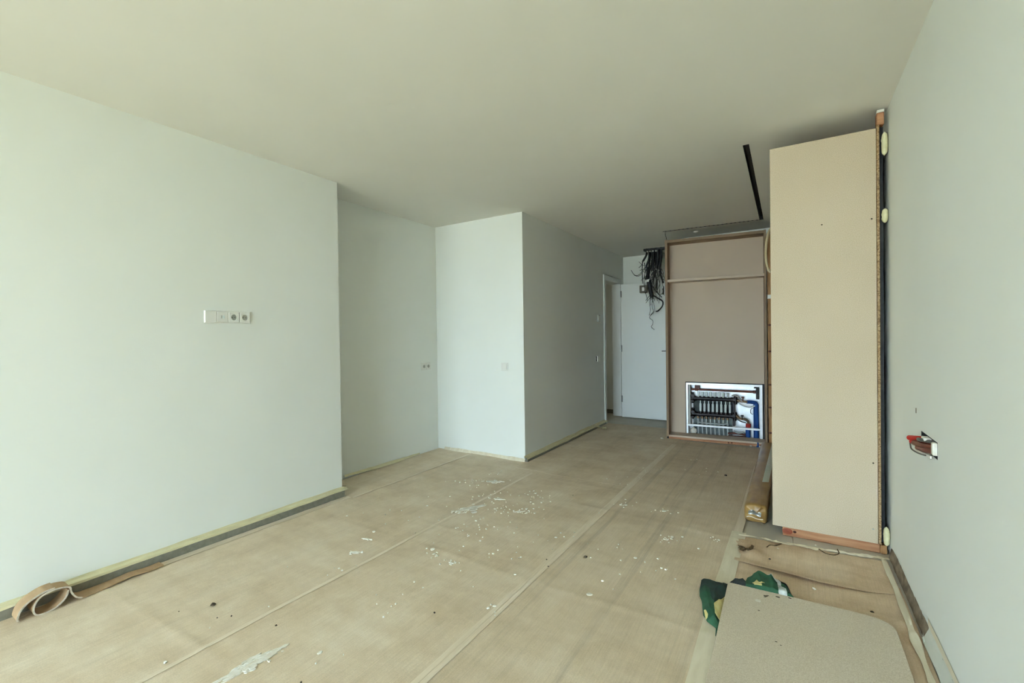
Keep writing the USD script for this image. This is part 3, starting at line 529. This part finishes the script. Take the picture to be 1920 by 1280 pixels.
obj('white_hose', tube(curve([(.80, .235, .465), (.86, .23, .432), (.92, .23, .418), (.985, .235, .437)], 20), .008, 12), 'milky', mc, smooth=40)
obj('blue_pipe', tube(curve([(.895, .27, .474), (.95, .27, .474), (.992, .27, .466), (1.004, .27, .43)], 20), .021, 14), 'blue', mc, smooth=50)
obj('blue_pipe', cyl((.996, .272, .452), (.996, .272, .026), .029, 18), 'blue', mc, smooth=50)
obj('blue_pipe', cyl((.908, .272, .172), (.908, .272, .026), .026, 18), 'blue', mc, smooth=50)
obj('red_sleeve', cyl((.914, .272, .212), (.910, .272, .165), .028, 16), 'red', mc, smooth=50)
obj('brass_pipe', tube(curve([(.765, .26, .318), (.79, .26, .29), (.82, .26, .268), (.87, .26, .262), (.905, .26, .245), (.915, .268, .20)], 24), .014, 12), 'brass', mc, smooth=40)
obj('valve_handle', join(cyl((.845, .235, .262), (.845, .235, .305), .006, 10), rbx(.83, .862, .225, .245, .298, .316, .003)), 'manifold', mc)
obj('drain_hose', tube(curve([(.745, .25, .30), (.785, .235, .265), (.84, .235, .235), (.885, .24, .225)], 20), .006, 10), 'black', mc, smooth=40)
obj('thin_wire', tube(curve([(.965, .24, .41), (.94, .235, .39), (.94, .235, .345), (.962, .24, .33)], 16), .003, 8), 'black', mc)
obj('floor_pipe', join(tube(curve([(.69, .26, .075), (.78, .25, .085), (.88, .26, .072)], 12), .012, 12), tube(curve([(.69, .24, .045), (.80, .235, .05), (.885, .25, .05)], 12), .010, 12)), 'copper', mc, smooth=40)
obj('floor_hose', tube(curve([(.75, .24, .115), (.80, .235, .095), (.86, .235, .105)], 12), .009, 12), 'pipe_grey', mc, smooth=40)
pb = trimesh.creation.icosphere(3, 1.); pb.vertices *= 1+.35*(meshkit.fbm(pb.vertices*2.5+4, 3, 2)[:, None]-.5); pb.apply_scale((.042, .03, .042)); pb.apply_translation((.290, .27, .075))
obj('foam_blob', pb, 'plaster_thin', mc, smooth=True)

# ------------------------------------------------------------------ tall wardrobe with the big side panel, right
w1p = thing('tall_wardrobe', 'tall raw fibreboard wardrobe with its large side panel facing the viewer', 'wardrobe', (-.113, 3.3635, 0), 0)
obj('side_panel', rbx(0, .538, 0, .019, .056, 2.49, .0012), 'mdf', w1p)
obj('back_panel', rbx(.540, .553, -.002, 2.30, .056, 2.505, .001), 'chip_edge', w1p, 'chipboard back panel with raw speckled edge')
obj('side_panel', rbx(0, .538, 2.281, 2.30, .056, 2.49, .001), 'mdf', w1p)
obj('top_panel', rbx(0, .538, .0195, 2.28, 2.465, 2.49, .001), 'mdf_brown', w1p)
obj('bottom_panel', rbx(0, .538, .0195, 2.28, .056, .080, .001), 'mdf_brown', w1p)
obj('divider', rbx(.02, .538, 1.14, 1.158, .081, 2.464, .001), 'mdf_brown', w1p)
pl = obj('plinth', rbx(.055, .548, .016, .060, -.003, .055, .003), 'timber', w1p, 'pine plinth batten under the panel')
obj('knot', trimesh.creation.icosphere(2, .009).apply_scale((1, .3, .9)).apply_translation((.122, .016, .03)), 'knot', pl)
obj('stain', trimesh.creation.icosphere(2, .022).apply_scale((1.3, .1, .9)).apply_translation((.082, .016, .027)), 'resin', pl, 'reddish stain at the batten end')
obj('end_block', rbx(.549, .580, .010, .058, -.003, .048, .003), 'timber_v', w1p, 'pale end grain block')
obj('top_block', rbx(.541, .575, -.004, .05, 2.506, 2.575, .003), 'timber', w1p, 'reddish pine block at the top corner')
obj('top_shim', rbx(.541, .577, -.004, .04, 2.576, 2.592, .002), 'white_plastic', w1p)
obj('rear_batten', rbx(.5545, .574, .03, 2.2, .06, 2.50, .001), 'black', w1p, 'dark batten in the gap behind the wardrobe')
for x, z in ((.516, 1.966), (.517, .53), (.515, .139), (.275, 1.966)): obj('screw', trimesh.creation.icosphere(1, .0045).apply_scale((1, .4, 1)).apply_translation((x, .0, z)), 'grey_plastic' if z < .2 else 'stone', w1p)
for i, (z0, z1, lab) in enumerate(((2.325, 2.462, 'cream foam pad in the wall gap at the top of the tall wardrobe'), (1.935, 2.02, 'cream foam pad in the wall gap below the topmost one'), (.050, .162, 'cream foam lump in the wall gap at the foot of the tall wardrobe'))):
    n = 14; zz = np.linspace(z0, z1, n); r = .0155*np.sqrt(np.clip(1-np.abs(np.linspace(-1, 1, n))**4, .02, 1))
    b = tube(np.stack([np.full(n, .4645), np.full(n, 3.372), zz], 1), r, 16); b.vertices[:, 1] = 3.372+(b.vertices[:, 1]-3.372)*1.4
    b = b.subdivide(); b.vertices[:, :2] += .004*(meshkit.noise(b.vertices*70, 3+i)[:, None]-.5)
    obj('foam_pad', b, 'foam', None, lab, 'foam', smooth=60)
# loop of cream hose hung on the wardrobe
hp = []
for k in range(0, 97):
    a = k/32*2*math.pi; hp.append((-.185+.048*math.cos(a)+.004*(k/96), 5.60+.035*math.sin(a)+.03*(k/96), 2.20+.235*math.sin(a+.1)+.004*math.sin(5*a)))
coil = thing('hose_coil', 'cream hose coil hanging between the open wardrobe and the tall panel', 'hose')
obj('hose', tube(hp, .0125, 10), 'cream_hose', coil, smooth=50)
obj('hook', tube(curve([(-.100, 5.60, 2.475), (-.150, 5.60, 2.478), (-.175, 5.60, 2.455), (-.185, 5.60, 2.425), (-.190, 5.60, 2.418)], 16), .004, 8), 'white_plastic', coil)

# ------------------------------------------------------------------ wrapped parcel
def parcel(u, v):
    a = u*2*np.pi; s = v; w, h = .070, .062
    sx = np.sign(np.cos(a))*np.abs(np.cos(a))**.35; sz = np.sign(np.sin(a))*np.abs(np.sin(a))**.35
    end = np.clip(np.minimum(s, 1-s)/.012, 0, 1)**.5; sc = .80+.20*end
    x = -.218+w*sx*sc; y = 3.50+2.10*s; z = .064+h*sz*sc
    q = np.stack([x*18, y*7, z*18], -1); d = .012*(meshkit.fbm(q, 4, 3)-.5)*(1+1.2*np.exp(-s*30))
    return np.stack([x+d*np.cos(a), y+.05*x-.0+.02*(meshkit.noise(q*2, 6)-.5)*(s < .02), np.maximum(z+d*np.sin(a), .002)], -1)
g = grid(49, 130, parcel); V = np.array(g.vertices); F = list(g.faces)
for col in (0, 129):
    ring = [i*130+col for i in range(48)]; c = len(V); V = np.vstack([V, V[ring].mean(0)[None]])
    F += [[c, ring[k], ring[(k+1) % 48]] if col else [c, ring[(k+1) % 48], ring[k]] for k in range(48)]
pk = thing('wrapped_parcel', 'long brown parcel wrapped in kraft and plastic beside the tall wardrobe', 'parcel')
obj('body', trimesh.Trimesh(V, np.array(F), process=False), 'kraft', pk, smooth=45)
obj('plastic_strip', thick(grid(5, 60, lambda u, v: np.stack([-.205+.045*u+.02*v, 4.05+1.5*v, .1305+.006*meshkit.noise(np.stack([u*3, v*30, u*0], -1), 4)-.003*np.abs(u-.5)], -1))), 'film', pk, 'pale strip of plastic film', smooth=50)
obj('end_label', thick(grid(9, 6, lambda u, v: np.stack([-.262+.078*u, 3.481-.004*np.sin(u*7)-.006*np.cos(v*3)+.003*u, .058+.026*v+.006*np.sin(u*5)], -1))), 'steel', pk, 'shiny silver tape on the end', smooth=50)
obj('end_seam', thick(grid(9, 4, lambda u, v: np.stack([-.272+.10*u, 3.478+.004*np.sin(u*9), .036+.006*v+.005*np.sin(u*6)], -1))), 'clear_tape', pk, smooth=50)

# ------------------------------------------------------------------ loose board and green cloth, foreground
pts = [(-.267, 1.30), (-.283, 2.507), (.215, 2.524)]
for a in np.linspace(90, 0, 12): pts.append((.295+.075*math.cos(math.radians(a))-.0, 2.440+.080*math.sin(math.radians(a))))
pts += [(.366, 1.30)]
bd = mf.CrossSection([np.array(pts)[::-1]]); bm = mf.Manifold.batch_hull([bd.extrude(.016).translate((0, 0, .022)), bd.offset(-.0015, mf.JoinType.Round, 2, 8).extrude(.019).translate((0, 0, .0205))])
lb = thing('loose_board', 'raw fibreboard offcut with a rounded corner lying on the paper floor', 'board')
obj('board', bm, 'mdf_floor', lb, smooth=30)
for i, (x, y, r) in enumerate(((-.114, 2.462, .008), (-.106, 2.470, .005), (-.116, 2.452, .005), (-.064, 2.482, .008), (-.135, 2.316, .004), (-.015, 2.50, .006), (-.062, 2.115, .004), (-.045, 2.10, .003))):
    obj('brown_spot', trimesh.creation.icosphere(2, r).apply_scale((1.2, .7, .12)).apply_translation((x, y, .0395)), 'stone', lb)
obj('pale_smudge', trimesh.creation.icosphere(2, .012).apply_scale((1, 1, .05)).apply_translation((-.143, 2.40, .0395)), 'plaster_thin', lb)

def cloth_h(x, y, seed=0):
    ax = np.stack([x*16+y*5, y*7, x*0], -1); f = meshkit.fbm(ax, 3, 40)
    r = 1-np.abs(2*meshkit.noise(np.stack([x*22+y*4, y*6-x*3, x*0], -1), 41)-1)
    return .010+.030*f+.018*r**2
def cloth(poly, off=0., lump=1., drop=.03, maxe=.009):
    pg = Polygon(poly).buffer(.006).buffer(-.006); v, f = trimesh.creation.triangulate_polygon(pg, engine='earcut')
    v3 = np.column_stack([v, np.zeros(len(v))]); v3, f = trimesh.remesh.subdivide_to_size(v3, f, maxe)
    x, y = v3[:, 0], v3[:, 1]; d = shapely.distance(shapely.points(x, y), big.exterior)
    edge = np.clip(d/drop, 0, 1)**.6
    h = cloth_h(x, y)*lump
    under = np.clip(np.minimum((x+.300)/.03, (2.525-y)/.03), 0, 1)
    h = h*(1-under)+.007*under
    z = .009+off*.0025*(1-.7*under)+h*np.maximum(edge, .12)
    v3[:, 2] = z; m = trimesh.Trimesh(v3, f, process=True)
    if len(m.faces) and m.face_normals[:, 2].mean() < 0: m.invert()
    return thick(m, .0012)
LOBE = [(-.408, 2.497), (-.37, 2.520), (-.331, 2.513), (-.288, 2.523), (-.259, 2.57), (-.232, 2.582), (-.206, 2.575), (-.20, 2.46), (-.24, 2.43), (-.25, 2.2), (-.262, 2.072), (-.285, 2.070), (-.29, 2.123), (-.328, 2.147), (-.352, 2.189), (-.376, 2.303), (-.391, 2.34), (-.402, 2.404)]
BACK = [(-.214, 2.573), (-.206, 2.643), (-.191, 2.659), (-.175, 2.698), (-.144, 2.698), (-.097, 2.684), (-.052, 2.660), (-.020, 2.615), (-.010, 2.573), (.021, 2.513), (.0, 2.47), (-.20, 2.46)]
big = Polygon(LOBE).union(Polygon(BACK)).buffer(.004).buffer(-.002)
big = max(big.geoms, key=lambda g: g.area) if hasattr(big, 'geoms') else big
cl = thing('green_cloth', 'crumpled green and black cloth with yellow prints under the loose board', 'cloth')
obj('green_part', cloth([(-.402, 2.404), (-.391, 2.34), (-.376, 2.303), (-.352, 2.189), (-.328, 2.147), (-.29, 2.123), (-.285, 2.07), (-.262, 2.072), (-.25, 2.2), (-.27, 2.45), (-.36, 2.47), (-.404, 2.46)], 0), 'green', cl, 'green cloth lying left of the board corner', smooth=60)
obj('dark_part', cloth([(-.408, 2.497), (-.37, 2.520), (-.331, 2.513), (-.288, 2.523), (-.259, 2.57), (-.232, 2.582), (-.206, 2.575), (-.20, 2.46), (-.26, 2.44), (-.272, 2.35), (-.307, 2.255), (-.330, 2.295), (-.352, 2.38), (-.36, 2.41), (-.402, 2.41)], 1.), 'dark_green', cl, 'dark green to black folds', smooth=60)
obj('black_part', cloth([(-.300, 2.521), (-.288, 2.523), (-.259, 2.57), (-.232, 2.582), (-.206, 2.575), (-.20, 2.46), (-.27, 2.45)], 2.2), 'black_cloth', cl, 'black fold behind the board corner', smooth=60)
obj('green_part', cloth(BACK, 2.0, 1.0), 'green', cl, 'green cloth behind the board edge', smooth=60)
obj('yellow_patch', cloth([(-.262, 2.42), (-.282, 2.385), (-.313, 2.242), (-.299, 2.176), (-.262, 2.168), (-.255, 2.3)], 2.6), 'yellow_cloth', cl, 'pale yellow print beside the board', smooth=60)
obj('yellow_patch', cloth([(-.351, 2.203), (-.346, 2.205), (-.329, 2.172), (-.329, 2.158), (-.336, 2.156)], 2.6), 'yellow_cloth', cl)
obj('yellow_patch', cloth([(-.177, 2.535), (-.166, 2.548), (-.158, 2.576), (-.148, 2.556), (-.122, 2.56), (-.136, 2.54), (-.132, 2.523), (-.164, 2.522)], 3.4), 'yellow_cloth', cl, 'yellow leaf-like print')
obj('white_trim', cloth([(-.112, 2.673), (-.085, 2.676), (-.055, 2.632), (-.051, 2.575), (-.031, 2.553), (-.023, 2.500), (-.058, 2.490), (-.069, 2.606), (-.09, 2.643)], 3.6), 'white_cloth', cl, 'grey-white trim', smooth=60)
obj('black_part', cloth([(-.094, 2.684), (-.052, 2.662), (-.018, 2.616), (-.009, 2.574), (-.030, 2.588), (-.048, 2.625), (-.075, 2.665)], 4.4), 'black_cloth', cl, 'black outer hem', smooth=60)

# ------------------------------------------------------------------ curled cardboard strip at the left wall
prof = [(1.118, .016), (1.05, .013), (.98, .020), (.93, .016), (.85, .012), (.80, .011), (.762, .013), (.738, .030), (.722, .060), (.716, .088), (.690, .099), (.650, .102), (.614, .090), (.594, .062), (.590, .030), (.604, .010), (.640, .008), (.672, .018), (.700, .045), (.712, .078)]
prof2 = [(.665, .108), (.630, .106), (.598, .095), (.568, .078), (.548, .054), (.538, .022), (.541, .010)]
def strip(pr, x0, x1, t, n):
    c = curve([(0, a, b) for a, b in pr], n)[:, 1:]; m = len(c); d = np.gradient(c, axis=0); d /= np.linalg.norm(d, axis=1, keepdims=True); nn = np.stack([-d[:, 1], d[:, 0]], 1)
    V = []
    for k in range(m):
        y = c[k, 0]; sh = -.018*np.clip((y-.72)/.4, 0, 1); w = .026*np.clip((y-.75)/.2, 0, 1)
        for (x, s) in ((x0, 1), (x1+sh*0-w, 1), (x1-w, -1), (x0, -1)): V.append((x, *(c[k]+nn[k]*t/2*s)))
    V = np.array(V); F = []
    for k in range(m-1):
        for e in range(4):
            a, b = k*4+e, k*4+(e+1) % 4; F += [[a, b, b+4], [a, b+4, a+4]]
    F += [[0, 1, 2], [0, 2, 3], [(m-1)*4, (m-1)*4+2, (m-1)*4+1], [(m-1)*4, (m-1)*4+3, (m-1)*4+2]]
    mm = trimesh.Trimesh(V, F, process=False); trimesh.repair.fix_normals(mm); return mm
cs = thing('cardboard_strip', 'brown corrugated cardboard strip with a curled end on the floor by the left wall', 'cardboard')
obj('strip', strip(prof, -3.138, -3.050, .006, 120), 'card', cs, smooth=40)
obj('outer_ply', strip(prof2, -3.138, -3.056, .006, 60), 'card', cs, smooth=40)
obj('cut_edge', strip(prof[6:], -3.0502, -3.0482, .0072, 90), 'card_edge', cs, 'pale cut edge of the curl')
obj('cut_edge', strip(prof2, -3.0562, -3.0542, .0072, 50), 'card_edge', cs)

# ------------------------------------------------------------------ debris
def flake(x, y, rx, ry, ang, seed, h=.0012, n=11, off=.0035):
    a = np.linspace(0, 2*np.pi, n, endpoint=False); r = 1+.55*(np.random.default_rng(seed).random(n)-.5)
    p = np.stack([np.cos(a)*rx*r, np.sin(a)*ry*r], 1); ca, sa = math.cos(ang), math.sin(ang); p = p@np.array([[ca, sa], [-sa, ca]])
    X, Yv = x+p[:, 0], y+p[:, 1]; z = hz(X, Yv)+off; V = np.vstack([np.column_stack([X, Yv, z]), np.column_stack([x+(X-x)*.8, y+(Yv-y)*.8, z+h]), [[x, y, float(hz(x, y))+off+h*1.1]], np.column_stack([X, Yv, z-.003])])
    F = []
    for k in range(n):
        j = (k+1) % n; F += [[k, j, n+j], [k, n+j, n+k], [n+k, n+j, 2*n], [k, 2*n+1+k, 2*n+1+j], [k, 2*n+1+j, j]]
    return trimesh.Trimesh(V, F, process=False)
dots = []
SP = [(-2.06, 2.67, .10, 9), (-2.07, 2.96, .16, 14), (-1.75, 3.19, .14, 14), (-1.82, 2.85, .10, 12), (-1.69, 2.87, .10, 12), (-1.11, 3.38, .06, 8), (-.67, 2.93, .06, 9), (-.41, 3.07, .03, 4), (-.78, 3.39, .08, 6), (-1.84, 2.02, .06, 7), (-1.66, 1.98, .05, 9), (-1.6, 1.57, .12, 4), (-1.22, 1.76, .04, 4), (-1.81, 2.47, .25, 16), (-2.17, 1.63, .10, 3), (-1.45, 2.4, .35, 20), (-.75, 2.6, .3, 12), (-2.5, 2.4, .4, 10), (-2.4, 3.3, .25, 14), (-1.3, 4.2, .3, 8), (-1.9, 1.3, .4, 6), (.1, 2.95, .25, 4), (-.8, 4.6, .3, 5)]
for i, (x, y, s_, n) in enumerate(SP):
    for k in range(int(n*1.7)):
        a, b = rng.normal(0, s_*.6, 2); r = float(np.exp(rng.normal(-5.45, .42)))
        dots.append(flake(x+a, y+b, r, r*(.6+.6*rng.random()), rng.random()*6, 1000+i*50+k, .0014, 8, .0045))
obj('plaster_spatter', cat_(dots), 'plaster', None, 'white plaster spatter scattered over the paper floor', 'plaster spatter', kind='stuff')
def smear(cx, cy, L, w, ang, n, seed, label, m='plaster'):
    r = np.random.default_rng(seed); ms = [flake(cx, cy, L*.36, w*.26, ang, seed*7+1, .0006, 16, .0041)]
    for k in range(n):
        t_ = r.random()*2-1; ww = w*(1-.75*abs(t_)**1.4); o_ = r.normal(0, .35)*ww
        ms.append(flake(cx+math.cos(ang)*t_*L/2-math.sin(ang)*o_, cy+math.sin(ang)*t_*L/2+math.cos(ang)*o_, L*.06*(.35+r.random()), ww*.16*(.4+1.1*r.random()), ang+r.normal(0, .12), seed*99+k, .0008, 10, .0042+.0003*(k % 4)))
    obj('plaster_smear', cat_(ms), m, None, label, 'plaster smear')
smear(-1.842, .965, .27, .055, math.radians(82), 85, 3, 'long white plaster streak on the paper at the bottom edge of the photo', 'plaster_thin')
smear(-1.855, .975, .23, .018, math.radians(80), 40, 33, 'bright white core of the long plaster streak at the bottom edge', 'plaster')
smear(-2.262, 1.795, .10, .05, math.radians(25), 16, 4, 'white plaster smear on the paper nearest the left wall corner')
smear(-2.345, 1.955, .10, .025, math.radians(20), 9, 5, 'small white plaster dab just behind the smear near the left wall corner')
smear(-2.285, 3.32, .19, .07, math.radians(22), 22, 6, 'white plaster smear on the paper before the middle wall')
smear(-2.085, 2.70, .30, .10, math.radians(60), 26, 7, 'thin greyish plaster smear between the recess and the floor centre', 'plaster_thin')
smear(-2.0, 2.98, .11, .05, math.radians(15), 12, 8, 'compact white plaster blob beside the second seam from the left')
smear(-1.72, 2.84, .09, .03, math.radians(40), 9, 9, 'curved white plaster mark left of the middle seam tape')
def crumb(x, y, r, label, i, m='stone'):
    b = trimesh.creation.icosphere(2, r); b.vertices *= 1+.6*(meshkit.noise(b.vertices/r*1.3+i*5, i)[:, None]-.5); b.apply_scale((1, .9, .6)); b.apply_translation((x, y, float(hz(x, y))+.0035+r*.4))
    obj('crumb', b, m, None, label, 'debris', smooth=40)
CR = [(-2.413, 1.076, .011, 'largest dark crumb on the paper near the cardboard strip'), (-2.241, 1.076, .004, 'tiny dark crumb right of the largest one'), (-2.285, 1.035, .0035, 'tiny dark crumb in front of the largest one'), (-2.50, .965, .003, 'faint crumb left of the group near the cardboard strip'),
      (-1.99, 1.144, .005, 'dark speck between the left seams near the viewer'), (-1.434, 1.583, .005, 'dark speck left of the middle seam tape'), (-1.031, 2.439, .010, 'black crumb right of the middle seam tape'), (-1.215, 2.30, .004, 'small dark crumb beside the middle seam tape'), (-1.17, 2.235, .004, 'small dark crumb near the viewer side of the black crumb'),
      (-.519, 4.508, .011, 'dark flat crumb on the streaky paper far back near the parcel'), (-.115, 2.947, .006, 'dark speck on the paper patch before the tall panel'), (.307, 2.62, .007, 'dark speck on the paper near the rounded board corner'), (-1.58, 1.00, .004, 'dark speck right of the long plaster streak'), (-1.52, 3.35, .004, 'dark speck on the paper before the hall')]
for i, (x, y, r, lab) in enumerate(CR): crumb(x, y, r, lab, i)
# torn hole with curled brown bits, and a thin curled wire on the paper edge
tb = thing('torn_paper_curl', 'dark torn curls of paper left of the patch before the tall panel', 'paper scrap')
def curl(p, w, m, nm): obj(nm, ribbon(p, w, .022, .012, 5, n=30), m, tb, smooth=50)
curl([(-.268, 3.00), (-.255, 2.955), (-.235, 2.95)], .03, 'curl', 'curl'); curl([(-.232, 2.955), (-.215, 2.985), (-.205, 3.035)], .016, 'curl', 'curl')
obj('paper_tongue', ribbon([(-.262, 3.10), (-.262, 3.04), (-.26, 2.99)], .055, .024, .006, 8, n=24), 'paper_brown', tb, smooth=50)
def on(pts, dz): return [(x, y, float(hz(x, y))+dz) for x, y in pts]
obj('wire_scrap', tube(curve(on([(.13, 3.205), (.16, 3.165), (.20, 3.165), (.225, 3.20), (.222, 3.255)], .016), 30), .003, 8), 'curl', None, 'bent dark wire scrap on the crumpled tape before the tall panel', 'wire', smooth=50)
obj('wire_scrap', tube(curve(on([(-.135, 3.10), (-.12, 3.14), (-.09, 3.15), (-.06, 3.195)], .008), 24), .0025, 8), 'curl', None, 'thin brown wire scrap left of the bent one, near the batten', 'wire', smooth=50)
